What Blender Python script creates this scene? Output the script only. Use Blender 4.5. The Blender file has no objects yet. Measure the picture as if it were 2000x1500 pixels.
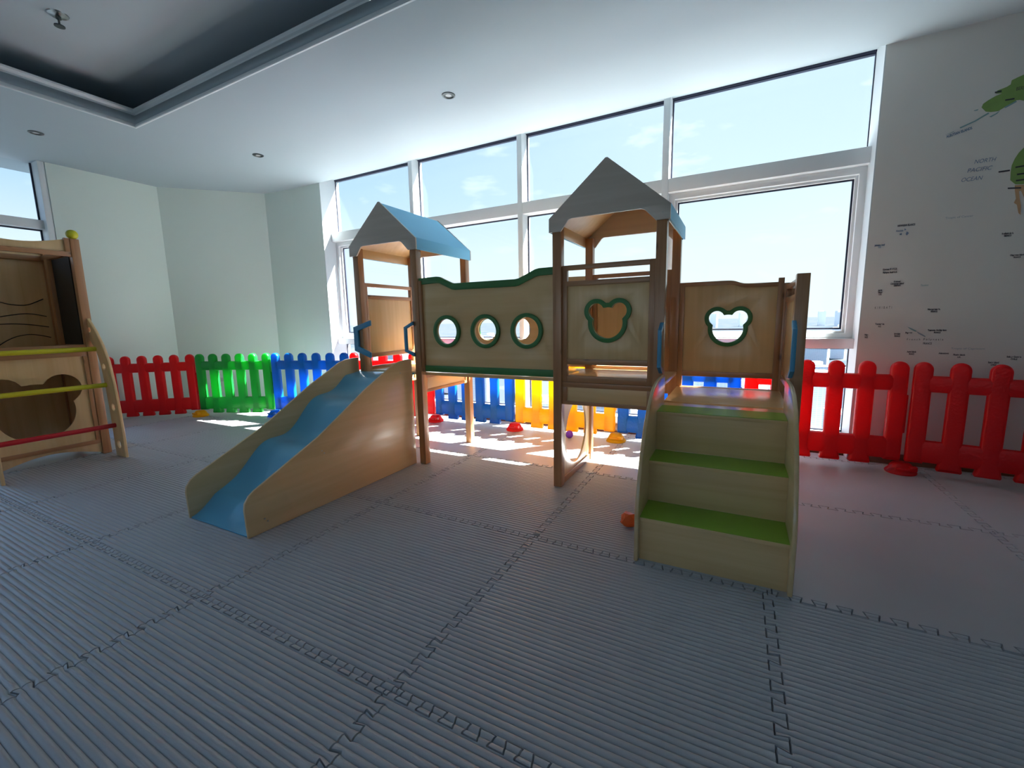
import bpy, bmesh, math, random
from mathutils import Matrix, Vector

random.seed(7)
S = bpy.context.scene
COL = S.collection
PI = math.pi

# ------------------------------------------------------------------ camera
F_PX, YAW, PITCH, ROLL = 840.77, -0.483301, 0.144309, -0.019532
CAM = Vector((1.84937, -0.81766, 1.06116))
fwd = Vector((math.sin(YAW) * math.cos(PITCH), math.cos(YAW) * math.cos(PITCH), -math.sin(PITCH)))
rgt = Vector((math.cos(YAW), -math.sin(YAW), 0))
upv = rgt.cross(fwd)
r2 = math.cos(ROLL) * rgt + math.sin(ROLL) * upv
u2 = -math.sin(ROLL) * rgt + math.cos(ROLL) * upv
cam_d = bpy.data.cameras.new('camera')
cam_d.sensor_width = 36.0
cam_d.sensor_fit = 'HORIZONTAL'
cam_d.lens = F_PX / 2000 * 36.0
cam_d.clip_start = 0.05
cam_d.clip_end = 60000
cam = bpy.data.objects.new('camera', cam_d)
cam.matrix_world = Matrix(((r2.x, u2.x, -fwd.x, CAM.x), (r2.y, u2.y, -fwd.y, CAM.y), (r2.z, u2.z, -fwd.z, CAM.z), (0, 0, 0, 1)))
COL.objects.link(cam)
S.camera = cam

# ------------------------------------------------------------------ sky, sun, exposure
SUN = Vector((0.92, 1.0, 1.85)).normalized()
W = bpy.data.worlds.new('sky')
S.world = W
W.use_nodes = True
wn, wl = W.node_tree.nodes, W.node_tree.links
wn.clear()
out = wn.new('ShaderNodeOutputWorld')
bg = wn.new('ShaderNodeBackground')
bg.inputs['Strength'].default_value = 0.385
tc = wn.new('ShaderNodeTexCoord')
sep = wn.new('ShaderNodeSeparateXYZ')
wl.new(tc.outputs['Generated'], sep.inputs[0])
ramp = wn.new('ShaderNodeValToRGB')          # hazy coastal sky: white at the horizon, blue higher up
e = ramp.color_ramp.elements
e[0].position, e[0].color = 0.0, (0.90, 0.98, 1.06, 1)
e[1].position, e[1].color = 1.0, (0.16, 0.36, 0.84, 1)
for pos, c in ((0.14, (0.80, 0.94, 1.06, 1)), (0.26, (0.47, 0.73, 1.05, 1)), (0.36, (0.28, 0.55, 1.22, 1)), (0.60, (0.24, 0.47, 1.08, 1))):
    k = ramp.color_ramp.elements.new(pos)
    k.color = c
wl.new(sep.outputs['Z'], ramp.inputs['Fac'])
# forward-scatter glow around the sun
dot = wn.new('ShaderNodeVectorMath')
dot.operation = 'DOT_PRODUCT'
dot.inputs[1].default_value = SUN
wl.new(tc.outputs['Generated'], dot.inputs[0])
gl = wn.new('ShaderNodeMapRange')
gl.inputs['From Min'].default_value, gl.inputs['From Max'].default_value = 0.0, 0.64
gl.inputs['To Min'].default_value, gl.inputs['To Max'].default_value = 0.0, 0.60
wl.new(dot.outputs['Value'], gl.inputs['Value'])
cn = wn.new('ShaderNodeTexNoise')
cn.inputs['Scale'].default_value = 9.0
cn.inputs['Detail'].default_value = 6.0
mp = wn.new('ShaderNodeMapping')
mp.inputs['Scale'].default_value = (1, 1, 3.2)
wl.new(tc.outputs['Generated'], mp.inputs[0])
wl.new(mp.outputs[0], cn.inputs['Vector'])
cr = wn.new('ShaderNodeMapRange')
cr.inputs['From Min'].default_value, cr.inputs['From Max'].default_value = 0.60, 0.78
cr.inputs['To Min'].default_value, cr.inputs['To Max'].default_value = 0.0, 0.45
wl.new(cn.outputs['Fac'], cr.inputs['Value'])
add = wn.new('ShaderNodeMath')
add.operation = 'ADD'
add.use_clamp = True
wl.new(gl.outputs[0], add.inputs[0])
wl.new(cr.outputs[0], add.inputs[1])
mx = wn.new('ShaderNodeMixRGB')
mx.inputs['Color2'].default_value = (1.03, 1.16, 1.10, 1)
wl.new(add.outputs[0], mx.inputs['Fac'])
wl.new(ramp.outputs['Color'], mx.inputs['Color1'])
wl.new(mx.outputs[0], bg.inputs['Color'])
wl.new(bg.outputs[0], out.inputs[0])

sd = bpy.data.lights.new('sun', 'SUN')
sd.energy = 27.0
sd.angle = math.radians(0.55)
sd.color = (1.0, 0.95, 0.88)
so = bpy.data.objects.new('sun', sd)
so.rotation_euler = SUN.to_track_quat('Z', 'Y').to_euler()
so.location = SUN * 50
COL.objects.link(so)

vs = S.view_settings
vs.view_transform = 'Standard'
vs.look = 'None'
vs.gamma = 1.0
vs.use_curve_mapping = False
vs.exposure = 1.5
S.cycles.use_denoising = True
S.cycles.max_bounces = 14
S.cycles.diffuse_bounces = 8
S.cycles.transparent_max_bounces = 24
S.cycles.sample_clamp_indirect = 6.0

# ------------------------------------------------------------------ materials
def nodes(name):
    m = bpy.data.materials.new(name)
    m.use_nodes = True
    return m, m.node_tree.nodes, m.node_tree.links, m.node_tree.nodes['Principled BSDF']

def plain(name, col, rough=0.5, bump=0.0, bscale=200, spec=0.5, var=0.04, metal=0.0, coat=0.0, vscale=3):
    m, n, l, b = nodes(name)
    b.inputs['Roughness'].default_value = rough
    b.inputs['Specular IOR Level'].default_value = spec
    b.inputs['Metallic'].default_value = metal
    b.inputs['Coat Weight'].default_value = coat
    t = n.new('ShaderNodeTexCoord')
    no = n.new('ShaderNodeTexNoise')
    no.inputs['Scale'].default_value = vscale
    no.inputs['Detail'].default_value = 4
    l.new(t.outputs['Object'], no.inputs['Vector'])
    mixn = n.new('ShaderNodeMixRGB')
    mixn.inputs['Color1'].default_value = (*[max(0, c * (1 - var)) for c in col], 1)
    mixn.inputs['Color2'].default_value = (*[min(1, c * (1 + var)) for c in col], 1)
    l.new(no.outputs['Fac'], mixn.inputs['Fac'])
    l.new(mixn.outputs[0], b.inputs['Base Color'])
    if bump:
        n2 = n.new('ShaderNodeTexNoise')
        n2.inputs['Scale'].default_value = bscale
        n2.inputs['Detail'].default_value = 3
        l.new(t.outputs['Object'], n2.inputs['Vector'])
        bp = n.new('ShaderNodeBump')
        bp.inputs['Strength'].default_value = bump
        bp.inputs['Distance'].default_value = 0.004
        l.new(n2.outputs['Fac'], bp.inputs['Height'])
        l.new(bp.outputs[0], b.inputs['Normal'])
    return m

def wood(name, c1, c2, axis, rough=0.32, knots=True, fine=1.0, coat=0.3):
    m, n, l, b = nodes(name)
    t = n.new('ShaderNodeTexCoord')
    mp = n.new('ShaderNodeMapping')
    sc = [38 * fine, 38 * fine, 38 * fine]
    sc['xyz'.index(axis)] = 1.6 * fine
    mp.inputs['Scale'].default_value = sc
    l.new(t.outputs['Object'], mp.inputs[0])
    no = n.new('ShaderNodeTexNoise')
    no.inputs['Scale'].default_value = 1.0
    no.inputs['Detail'].default_value = 6
    no.inputs['Distortion'].default_value = 0.6
    l.new(mp.outputs[0], no.inputs['Vector'])
    rp = n.new('ShaderNodeValToRGB')
    rp.color_ramp.elements[0].position, rp.color_ramp.elements[0].color = 0.3, (*c2, 1)
    rp.color_ramp.elements[1].position, rp.color_ramp.elements[1].color = 0.68, (*c1, 1)
    l.new(no.outputs['Fac'], rp.inputs['Fac'])
    last = rp.outputs['Color']
    if knots:
        mk = n.new('ShaderNodeMapping')
        ks = [9, 9, 9]
        ks['xyz'.index(axis)] = 4.5
        mk.inputs['Scale'].default_value = ks
        l.new(t.outputs['Object'], mk.inputs[0])
        vo = n.new('ShaderNodeTexVoronoi')
        vo.inputs['Scale'].default_value = 1.0
        l.new(mk.outputs[0], vo.inputs['Vector'])
        mr = n.new('ShaderNodeMapRange')
        mr.inputs['From Min'].default_value, mr.inputs['From Max'].default_value = 0.04, 0.13
        mr.inputs['To Min'].default_value, mr.inputs['To Max'].default_value = 0.75, 0.0
        l.new(vo.outputs['Distance'], mr.inputs['Value'])
        mk2 = n.new('ShaderNodeMixRGB')
        mk2.inputs['Color2'].default_value = (c2[0] * .28, c2[1] * .22, c2[2] * .2, 1)
        l.new(mr.outputs[0], mk2.inputs['Fac'])
        l.new(last, mk2.inputs['Color1'])
        last = mk2.outputs[0]
    l.new(last, b.inputs['Base Color'])
    b.inputs['Roughness'].default_value = rough
    b.inputs['Coat Weight'].default_value = coat
    b.inputs['Coat Roughness'].default_value = 0.16
    return m

def plastic(name, col, trans=0.30):
    m, n, l, b = nodes(name)
    t = n.new('ShaderNodeTexCoord')
    b.inputs['Base Color'].default_value = (*col, 1)
    b.inputs['Roughness'].default_value = 0.33
    v = n.new('ShaderNodeTexVoronoi')
    v.feature = 'F1'
    v.inputs['Scale'].default_value = 70
    l.new(t.outputs['Object'], v.inputs['Vector'])
    no = n.new('ShaderNodeTexNoise')
    no.inputs['Scale'].default_value = 45
    l.new(t.outputs['Object'], no.inputs['Vector'])
    ad = n.new('ShaderNodeMath')
    l.new(v.outputs['Distance'], ad.inputs[0])
    l.new(no.outputs['Fac'], ad.inputs[1])
    bp = n.new('ShaderNodeBump')
    bp.inputs['Strength'].default_value = 0.35
    bp.inputs['Distance'].default_value = 0.004
    l.new(ad.outputs[0], bp.inputs['Height'])
    l.new(bp.outputs[0], b.inputs['Normal'])
    tr = n.new('ShaderNodeBsdfTranslucent')
    tr.inputs['Color'].default_value = (*[min(1, c * 1.15) for c in col], 1)
    mix = n.new('ShaderNodeMixShader')
    mix.inputs[0].default_value = trans
    l.new(b.outputs[0], mix.inputs[1])
    l.new(tr.outputs[0], mix.inputs[2])
    l.new(mix.outputs[0], n['Material Output'].inputs[0])
    return m

def glass(name):
    m, n, l, b = nodes(name)
    n.remove(b)
    tr = n.new('ShaderNodeBsdfTransparent')
    tr.inputs['Color'].default_value = (0.95, 0.98, 0.985, 1)
    gs = n.new('ShaderNodeBsdfGlossy')
    gs.inputs['Roughness'].default_value = 0.02
    mix = n.new('ShaderNodeMixShader')
    mix.inputs[0].default_value = 0.015
    l.new(tr.outputs[0], mix.inputs[1])
    l.new(gs.outputs[0], mix.inputs[2])
    l.new(mix.outputs[0], n['Material Output'].inputs[0])
    return m

M = {}
M['ply'] = wood('birch_plywood', (0.77, 0.54, 0.275), (0.69, 0.46, 0.215), 'z', knots=False, fine=0.6)
M['plyx'] = wood('birch_plywood_lengthwise', (0.77, 0.54, 0.275), (0.69, 0.46, 0.215), 'x', knots=False, fine=0.6)
M['plyy'] = wood('birch_plywood_depthwise', (0.72, 0.52, 0.28), (0.63, 0.44, 0.22), 'y', knots=False, fine=0.5, coat=0.8)
M['gable'] = wood('grey_plywood', (0.60, 0.53, 0.46), (0.53, 0.46, 0.39), 'x', knots=False, fine=0.6)  # greyer plywood tone for the gables
for a in 'xyz':
    M['pine' + a] = wood('varnished_pine_' + a, (0.46, 0.235, 0.105), (0.35, 0.16, 0.065), a)
M['blue'] = plain('blue_laminate', (0.11, 0.43, 0.66), 0.16, spec=0.6, coat=0.4)
M['roofblue'] = plain('sky_blue_roof_board', (0.25, 0.66, 0.95), 0.55, spec=0.25)
M['bluehandle'] = plain('blue_handle_paint', (0.06, 0.30, 0.52), 0.3)
M['green'] = plain('green_edge_trim', (0.045, 0.20, 0.055), 0.4)
M['lime'] = plain('lime_tread_laminate', (0.22, 0.42, 0.025), 0.35)
M['mat'] = plain('grey_foam_mat', (0.43, 0.43, 0.445), 0.36, bump=0.18, bscale=420, var=0.07, spec=0.85)
M['subfloor'] = plain('dark_subfloor', (0.05, 0.05, 0.05), 0.8)
M['brown'] = wood('brown_skirting_wood', (0.20, 0.085, 0.04), (0.13, 0.05, 0.025), 'x', knots=False)
M['wall'] = plain('pale_green_wall_paint', (0.62, 0.70, 0.66), 0.75, bump=0.08, bscale=300, var=0.015)
M['mapwall'] = plain('grey_white_wall_covering', (0.66, 0.64, 0.61), 0.75, bump=0.12, bscale=350, var=0.03)
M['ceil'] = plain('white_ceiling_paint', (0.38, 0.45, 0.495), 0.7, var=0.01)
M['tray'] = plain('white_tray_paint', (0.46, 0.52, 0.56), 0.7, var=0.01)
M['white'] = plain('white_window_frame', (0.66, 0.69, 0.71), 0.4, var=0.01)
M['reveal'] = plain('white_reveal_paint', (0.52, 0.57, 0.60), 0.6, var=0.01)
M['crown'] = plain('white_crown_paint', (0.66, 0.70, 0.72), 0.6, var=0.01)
M['gasket'] = plain('dark_navy_gasket', (0.01, 0.014, 0.04), 0.5)
M['glass'] = glass('tinted_window_glass')
M['red'] = plastic('red_fence_plastic', (0.80, 0.012, 0.018), 0.5)
M['yellow'] = plastic('yellow_fence_plastic', (1.0, 0.55, 0.0), 0.55)
M['bluep'] = plastic('blue_fence_plastic', (0.004, 0.165, 0.52), 0.55)
M['greenp'] = plastic('green_fence_plastic', (0.012, 0.40, 0.05), 0.5)
M['yellowpaint'] = plain('yellow_paint', (0.60, 0.56, 0.02), 0.35)
M['redpaint'] = plain('red_rung_paint', (0.50, 0.01, 0.02), 0.35)
M['black'] = plain('blackboard', (0.012, 0.014, 0.016), 0.5)
M['line'] = plain('black_routed_line', (0.01, 0.01, 0.008), 0.6)
M['purple'] = plain('purple_ball_plastic', (0.16, 0.02, 0.42), 0.35)
M['orange'] = plain('orange_toy_plastic', (0.75, 0.12, 0.015), 0.4)
M['metal'] = plain('brushed_nickel', (0.55, 0.56, 0.56), 0.3, metal=1.0)
M['darkmetal'] = plain('dark_steel', (0.10, 0.11, 0.11), 0.35, metal=0.9)
M['lens'] = plain('frosted_lamp_lens', (0.5, 0.52, 0.52), 0.3)
M['screw'] = plain('zinc_screw', (0.5, 0.48, 0.44), 0.35, metal=0.8)
M['mapgreen'] = plain('map_print_green', (0.20, 0.33, 0.09), 0.7, var=0.25, vscale=9)
M['maporange'] = plain('map_print_orange', (0.50, 0.30, 0.16), 0.7, var=0.25, vscale=9)
M['mapteal'] = plain('map_print_teal', (0.20, 0.34, 0.36), 0.7)
M['ink'] = plain('map_print_dark_ink', (0.035, 0.035, 0.05), 0.7)
M['inkblue'] = plain('map_print_blue_ink', (0.14, 0.21, 0.32), 0.7)
M['inkpale'] = plain('map_print_pale_ink', (0.30, 0.36, 0.42), 0.7)

# ------------------------------------------------------------------ helpers
def link(o, parent=None):
    COL.objects.link(o)
    if parent is not None:
        o.parent = parent
    return o

def root_loc(o):
    while o.parent is not None:
        o = o.parent
    return o.location.copy()

def tag(o, label=None, cat=None, group=None, kind=None):
    if label: o['label'] = label
    if cat: o['category'] = cat
    if group: o['group'] = group
    if kind: o['kind'] = kind
    return o

def thing(name, loc, label, cat, group=None):
    o = bpy.data.objects.new(name, None)
    o.empty_display_size = 0.1
    o.location = loc
    link(o)
    return tag(o, label, cat, group)

def finish(me, smooth=None):
    if smooth:
        me.polygons.foreach_set('use_smooth', [True] * len(me.polygons))
        me.set_sharp_from_angle(angle=math.radians(smooth))
    me.update()

def mesh_obj(name, me, mat, parent=None, label=None, world=True):
    """mesh given in world coordinates; put under its parent without moving"""
    me.name = name
    if mat is not None and not me.materials:
        me.materials.append(M[mat] if isinstance(mat, str) else mat)
    if parent is not None and world:
        me.transform(Matrix.Translation(-root_loc(parent)))
    o = bpy.data.objects.new(name, me)
    link(o, parent)
    if label: o['label'] = label
    return o

def bm_mesh(bm, smooth=None):
    me = bpy.data.meshes.new('m')
    bmesh.ops.recalc_face_normals(bm, faces=bm.faces)
    bm.to_mesh(me)
    bm.free()
    finish(me, smooth)
    return me

def box_mesh(x0, x1, y0, y1, z0, z1, bev=0.0):
    bm = bmesh.new()
    bmesh.ops.create_cube(bm, size=1.0)
    for v in bm.verts:
        v.co = Vector((x0 + (v.co.x + .5) * (x1 - x0), y0 + (v.co.y + .5) * (y1 - y0), z0 + (v.co.z + .5) * (z1 - z0)))
    if bev:
        bmesh.ops.bevel(bm, geom=bm.edges[:], offset=bev, segments=2, affect='EDGES', profile=0.6)
    return bm_mesh(bm, 40 if bev else None)

def box(name, x0, x1, y0, y1, z0, z1, mat, parent=None, bev=0.002, label=None):
    return mesh_obj(name, box_mesh(x0, x1, y0, y1, z0, z1, bev), mat, parent, label)

def sbox(name, *a, parent=None, **k):
    o = box(name, *a, parent=parent, bev=k.get('bev', 0))
    if parent is None:
        o['kind'] = 'structure'
    return o

AX = {'y': Matrix(((1, 0, 0, 0), (0, 0, -1, 0), (0, 1, 0, 0), (0, 0, 0, 1))),     # u->x v->z w->-y
      'x': Matrix(((0, 0, 1, 0), (1, 0, 0, 0), (0, 1, 0, 0), (0, 0, 0, 1))),      # u->y v->z w->x
      'z': Matrix.Identity(4)}

def plate_mesh(loops, plane, pos, thick, bev=0.0015, smooth=35, bres=1):
    """outline loops (first outer, others holes) extruded; pos = coordinate of the plate's centre along its normal"""
    cu = bpy.data.curves.new('c', 'CURVE')
    cu.dimensions = '2D'
    cu.fill_mode = 'BOTH'
    cu.extrude = max(thick / 2 - bev, 1e-4)
    cu.bevel_depth = bev
    cu.bevel_resolution = bres
    cu.offset = -bev
    for lp in loops:
        sp = cu.splines.new('POLY')
        sp.points.add(len(lp) - 1)
        for pnt, (u, v) in zip(sp.points, lp):
            pnt.co = (u, v, 0, 1)
        sp.use_cyclic_u = True
    ob = bpy.data.objects.new('c', cu)
    me = bpy.data.meshes.new_from_object(ob)
    bpy.data.objects.remove(ob)
    bpy.data.curves.remove(cu)
    off = {'y': (0, pos, 0), 'x': (pos, 0, 0), 'z': (0, 0, pos)}[plane]
    me.transform(Matrix.Translation(off) @ AX[plane])
    bm = bmesh.new()
    bm.from_mesh(me)
    bmesh.ops.remove_doubles(bm, verts=bm.verts, dist=1e-6)
    bmesh.ops.recalc_face_normals(bm, faces=bm.faces)
    bm.to_mesh(me)
    bm.free()
    me.materials.clear()
    finish(me, smooth)
    return me

def plate(name, loops, plane, pos, thick, mat, parent=None, label=None, **k):
    return mesh_obj(name, plate_mesh(loops, plane, pos, thick, **k), mat, parent, label)

def circ(cx, cy, r, n=32, a0=0.0):
    return [(cx + r * math.cos(a0 + 2 * PI * i / n), cy + r * math.sin(a0 + 2 * PI * i / n)) for i in range(n)]

def rect(x0, x1, y0, y1):
    return [(x0, y0), (x1, y0), (x1, y1), (x0, y1)]

def bear(cx, cy, s=1.0, grow=0.0, n=96):
    cs = [(0, 0, .09 * s + grow), (-.066 * s, .068 * s, .047 * s + grow), (.066 * s, .068 * s, .047 * s + grow)]
    pts = []
    for i in range(n):
        a = 2 * PI * i / n
        dx, dy = math.cos(a), math.sin(a)
        best = 0
        for (ox, oy, r) in cs:
            b_ = dx * ox + dy * oy
            d = b_ * b_ - (ox * ox + oy * oy - r * r)
            if d >= 0:
                best = max(best, b_ + math.sqrt(d))
        pts.append((cx + dx * best, cy + dy * best))
    return pts

def tube_mesh(pts, r, seg=12, cap=True):
    bm = bmesh.new()
    rings = []
    for i, p in enumerate(pts):
        p = Vector(p)
        a = Vector(pts[max(i - 1, 0)])
        b_ = Vector(pts[min(i + 1, len(pts) - 1)])
        t = (b_ - a).normalized()
        s_ = t.cross(Vector((0, 0, 1)))
        if s_.length < 1e-3:
            s_ = t.cross(Vector((1, 0, 0)))
        s_.normalize()
        q = t.cross(s_)
        rings.append([bm.verts.new(p + r * (math.cos(2 * PI * k / seg) * s_ + math.sin(2 * PI * k / seg) * q)) for k in range(seg)])
    for a, b_ in zip(rings, rings[1:]):
        for k in range(seg):
            bm.faces.new((a[k], a[(k + 1) % seg], b_[(k + 1) % seg], b_[k]))
    if cap:
        bm.faces.new(rings[0])
        bm.faces.new(rings[-1])
    return bm_mesh(bm, 50)

def lathe_mesh(prof, cx, cy, seg=28):
    bm = bmesh.new()
    rings = []
    for r, z in prof:
        if r < 1e-5:
            rings.append([bm.verts.new((cx, cy, z))])
        else:
            rings.append([bm.verts.new((cx + r * math.cos(2 * PI * k / seg), cy + r * math.sin(2 * PI * k / seg), z)) for k in range(seg)])
    for a, b_ in zip(rings, rings[1:]):
        for k in range(seg):
            k2 = (k + 1) % seg
            if len(a) == 1 and len(b_) == 1:
                continue
            if len(a) == 1:
                bm.faces.new((a[0], b_[k2], b_[k]))
            elif len(b_) == 1:
                bm.faces.new((a[k], a[k2], b_[0]))
            else:
                bm.faces.new((a[k], a[k2], b_[k2], b_[k]))
    return bm_mesh(bm, 40)

def ico_mesh(c, r, sub=3, scale=(1, 1, 1)):
    bm = bmesh.new()
    bmesh.ops.create_icosphere(bm, subdivisions=sub, radius=r)
    for v in bm.verts:
        v.co = Vector((v.co.x * scale[0], v.co.y * scale[1], v.co.z * scale[2])) + Vector(c)
    return bm_mesh(bm, 60)

def prism_mesh(poly, z0, z1):
    bm = bmesh.new()
    a = [bm.verts.new((x, y, z0)) for x, y in poly]
    b_ = [bm.verts.new((x, y, z1)) for x, y in poly]
    bm.faces.new(a)
    bm.faces.new(b_)
    for i in range(len(poly)):
        j = (i + 1) % len(poly)
        bm.faces.new((a[i], a[j], b_[j], b_[i]))
    return bm_mesh(bm)

def pixel_ray(u, v):
    return (r2 * ((u - 1000) / F_PX) + u2 * ((750 - v) / F_PX) + fwd)

def on_y(u, v, y):
    d = pixel_ray(u, v)
    return CAM + d * ((y - CAM.y) / d.y)

# ================================================================== THE SETTING
ZC = 2.795            # ceiling
YW = 3.065            # inner face of window wall
YM, YG = 3.19, 3.315  # mullion front, glass
XL = -4.63            # inner face of the left wall
XR, YB = 5.2, -4.6    # right wall, back wall
WX0, WX1 = -2.82, 2.616

sbox('floor', XL - .5, XR + .3, YB - .3, 3.5, -0.25, -0.016, 'subfloor')
FLOOR = bpy.data.objects['floor']
tag(FLOOR, 'floor covered with grey interlocking ridged foam mats', kind='structure')

# ---- foam mat tiles with jigsaw edges, ridges as real relief
TA, TN, TD = 0.016, 13, 0.0028

def tooth(t):
    return 1 if math.sin(2 * PI * TN * t + 0.4) >= 0 else -1

def owner(x, y):
    rx, ry = round(x), round(y)
    bx, by = abs(x - rx) < TA, abs(y - ry) < TA
    cx = math.floor(x) if not bx or by else (rx - 1 if tooth(y) > 0 else rx)
    cy = math.floor(y) if not by or bx else (ry - 1 if tooth(x) > 0 else ry)
    return cx, cy

def warp(x, y):
    fx, fy = x - round(x), y - round(y)
    X, Y = x, y
    def win(t):
        t = abs(t)
        return 1.0 if t <= TA else max(0.0, 1 - (t - TA) / TA)
    if abs(fx) > .03:
        X -= .0042 * max(-1, min(1, fy / TA)) * math.cos(2 * PI * TN * x + 0.4) * win(fy)
    if abs(fy) > .03:
        Y -= .0042 * max(-1, min(1, fx / TA)) * math.cos(2 * PI * TN * y + 0.4) * win(fx)
    return X, Y

def tile_mesh(ridged, keep=None):
    cut = set()
    for k in range(-1, 28):
        t = (k * PI - 0.4) / (2 * PI * TN)
        for d in (-TD, 0, TD):
            cut.add(round(t + d, 5))
    for c in (0, 1):
        for s_ in (-TA, TA):
            for d in (-TD, 0, TD):
                cut.add(round(c + s_ + d, 5))
        for d in (-TD, 0, TD):
            cut.add(round(c + d, 5))
    lo, hi = -TA - 1e-6, 1 + TA + 1e-6
    xs = sorted(c for c in cut if lo <= c <= hi)
    ycut = set(cut)
    RN = 45
    if ridged:
        for k in range(-1, RN + 2):
            for ph in (0.0, 0.12, 0.32, 0.5, 0.68, 0.88):
                ycut.add(round((k + ph) / RN, 5))
    ys = sorted(c for c in ycut if lo <= c <= hi)
    def thin(a):
        o_ = [a[0]]
        for c in a[1:]:
            if c - o_[-1] > 0.0006:
                o_.append(c)
        return o_
    xs, ys = thin(xs), thin(ys)
    if keep is not None:
        xs = sorted(set(xs) | {k / 40 for k in range(41)})
        ys = sorted(set(ys) | {k / 40 for k in range(41)})
    nx, ny = len(xs), len(ys)
    own = [[owner((xs[i] + xs[i + 1]) / 2, (ys[j] + ys[j + 1]) / 2) == (0, 0) and
            (keep is None or keep((xs[i] + xs[i + 1]) / 2, (ys[j] + ys[j + 1]) / 2)) for j in range(ny - 1)] for i in range(nx - 1)]
    idx, verts, faces = {}, [], []
    def inside(i, j):
        return 0 <= i < nx - 1 and 0 <= j < ny - 1 and own[i][j]
    def vert(i, j):
        if (i, j) not in idx:
            x, y = xs[i], ys[j]
            edge = not (inside(i, j) and inside(i - 1, j) and inside(i, j - 1) and inside(i - 1, j - 1))
            z = 0.0
            if ridged:
                z = -0.0058 * (1 - abs(math.sin(PI * RN * y)) ** 0.65)
            if edge:
                z = min(z, -0.013)
            X, Y = warp(x, y)
            idx[(i, j)] = len(verts)
            verts.append((X, Y, z))
        return idx[(i, j)]
    low = {}
    def lowv(i):
        if i not in low:
            v = verts[i]
            low[i] = len(verts)
            verts.append((v[0], v[1], -0.0155))
        return low[i]
    for i in range(nx - 1):
        for j in range(ny - 1):
            if not own[i][j]:
                continue
            a, b_, c, d = vert(i, j), vert(i + 1, j), vert(i + 1, j + 1), vert(i, j + 1)
            faces.append((a, b_, c, d))
            for (p, q, ii, jj) in ((a, b_, i, j - 1), (b_, c, i + 1, j), (c, d, i, j + 1), (d, a, i - 1, j)):
                if not inside(ii, jj):
                    faces.append((q, p, lowv(p), lowv(q)))
    me = bpy.data.meshes.new('mat_tile')
    me.from_pydata(verts, [], faces)
    me.materials.append(M['mat'])
    finish(me, 50)
    return me

TILE_R, TILE_S = tile_mesh(True), tile_mesh(False)
SMOOTH = {(2, 1), (3, 1), (-4, 0), (-5, 0), (4, 1)}
def clear_of_walls(x, y):
    if y > 3.163 or x < XL + .008 or x > XR - .01:
        return False
    if y > YW - .006 and not (WX0 + .004 < x < WX1 - .004):
        return False
    ax, ay, bx, by = -4.63, 2.154, -3.79, 2.99
    if x < -3.3 and y > 2.98:
        return False
    if (x < -3.78 or y > 2.0) and x < -3.3:
        nx_, ny_ = -(by - ay), (bx - ax)
        ln = math.hypot(nx_, ny_)
        if ((x - ax) * nx_ + (y - ay) * ny_) / ln > -0.01:
            return False
    return True

for j in range(-2, 4):
    for i in range(-5, 6):
        corners = [(i + a, j + b_) for a in (-.02, .25, .5, .75, 1.02) for b_ in (-.02, .25, .5, .75, 1.02)]
        ok = [clear_of_walls(*c) for c in corners]
        if not any(ok):
            continue
        if all(ok):
            me = TILE_S if ((i, j) in SMOOTH or j >= 2) else TILE_R
        else:
            me = tile_mesh(False, lambda x, y, i=i, j=j: clear_of_walls(i + x, j + y))
        o = bpy.data.objects.new('mat_tile', me)
        o.location = (i, j, 0)
        link(o, FLOOR)

# ---- walls
def wall(name, poly, z0, z1, mat, label=None):
    o = mesh_obj(name, prism_mesh(poly, z0, z1), mat)
    tag(o, label, kind='structure')
    return o

HT = 3.5
wall('wall_right_of_window', [(WX1, YW), (XR + .3, YW), (XR + .3, 3.365), (WX1, 3.365)], -.2, HT, 'mapwall')
wall('wall_left_of_window', [(WX0, YW), (WX0, 3.365), (-3.32, 3.365), (-3.32, 3.05)], -.2, HT, 'wall')
wall('wall_corner_return', [(-3.32, 3.05), (-3.32, 3.365), (-4.0, 3.365), (-3.79, 2.995)], -.2, HT, 'wall')
wall('wall_diagonal', [(-3.79, 2.995), (-4.0, 3.365), (-4.87, 2.5), (-4.87, 2.2), (XL, 2.154)], -.2, HT, 'wall')
wall('wall_left', [(XL, 2.154), (-4.87, 2.2), (-4.87, 1.17), (XL, 1.17)], -.2, HT, 'wall')
wall('wall_left_rear', [(XL, -3.6), (-4.87, -3.6), (-4.87, YB - .3), (XL, YB - .3)], -.2, HT, 'wall')
wall('wall_left_low', [(XL, 1.17), (-4.87, 1.17), (-4.87, -3.6), (XL, -3.6)], -.2, 0.14, 'wall')
wall('wall_right', [(XR, YW), (XR, YB - .3), (XR + .3, YB - .3), (XR + .3, YW)], -.2, HT, 'wall')
BX0, BX1, BZ0, BZ1 = -2.2, 3.6, 0.9, 2.4      # opening for the added fill-light window, unseen behind the camera
wall('wall_back', [(BX1, YB), (XR, YB), (XR, YB - .3), (BX1, YB - .3)], -.2, HT, 'wall')
wall('wall_back_left', [(XL, YB), (BX0, YB), (BX0, YB - .3), (XL, YB - .3)], -.2, HT, 'wall')
wall('wall_back_low', [(BX0, YB), (BX1, YB), (BX1, YB - .3), (BX0, YB - .3)], -.2, BZ0, 'wall')
wall('wall_back_high', [(BX0, YB), (BX1, YB), (BX1, YB - .3), (BX0, YB - .3)], BZ1, HT, 'wall')

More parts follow.
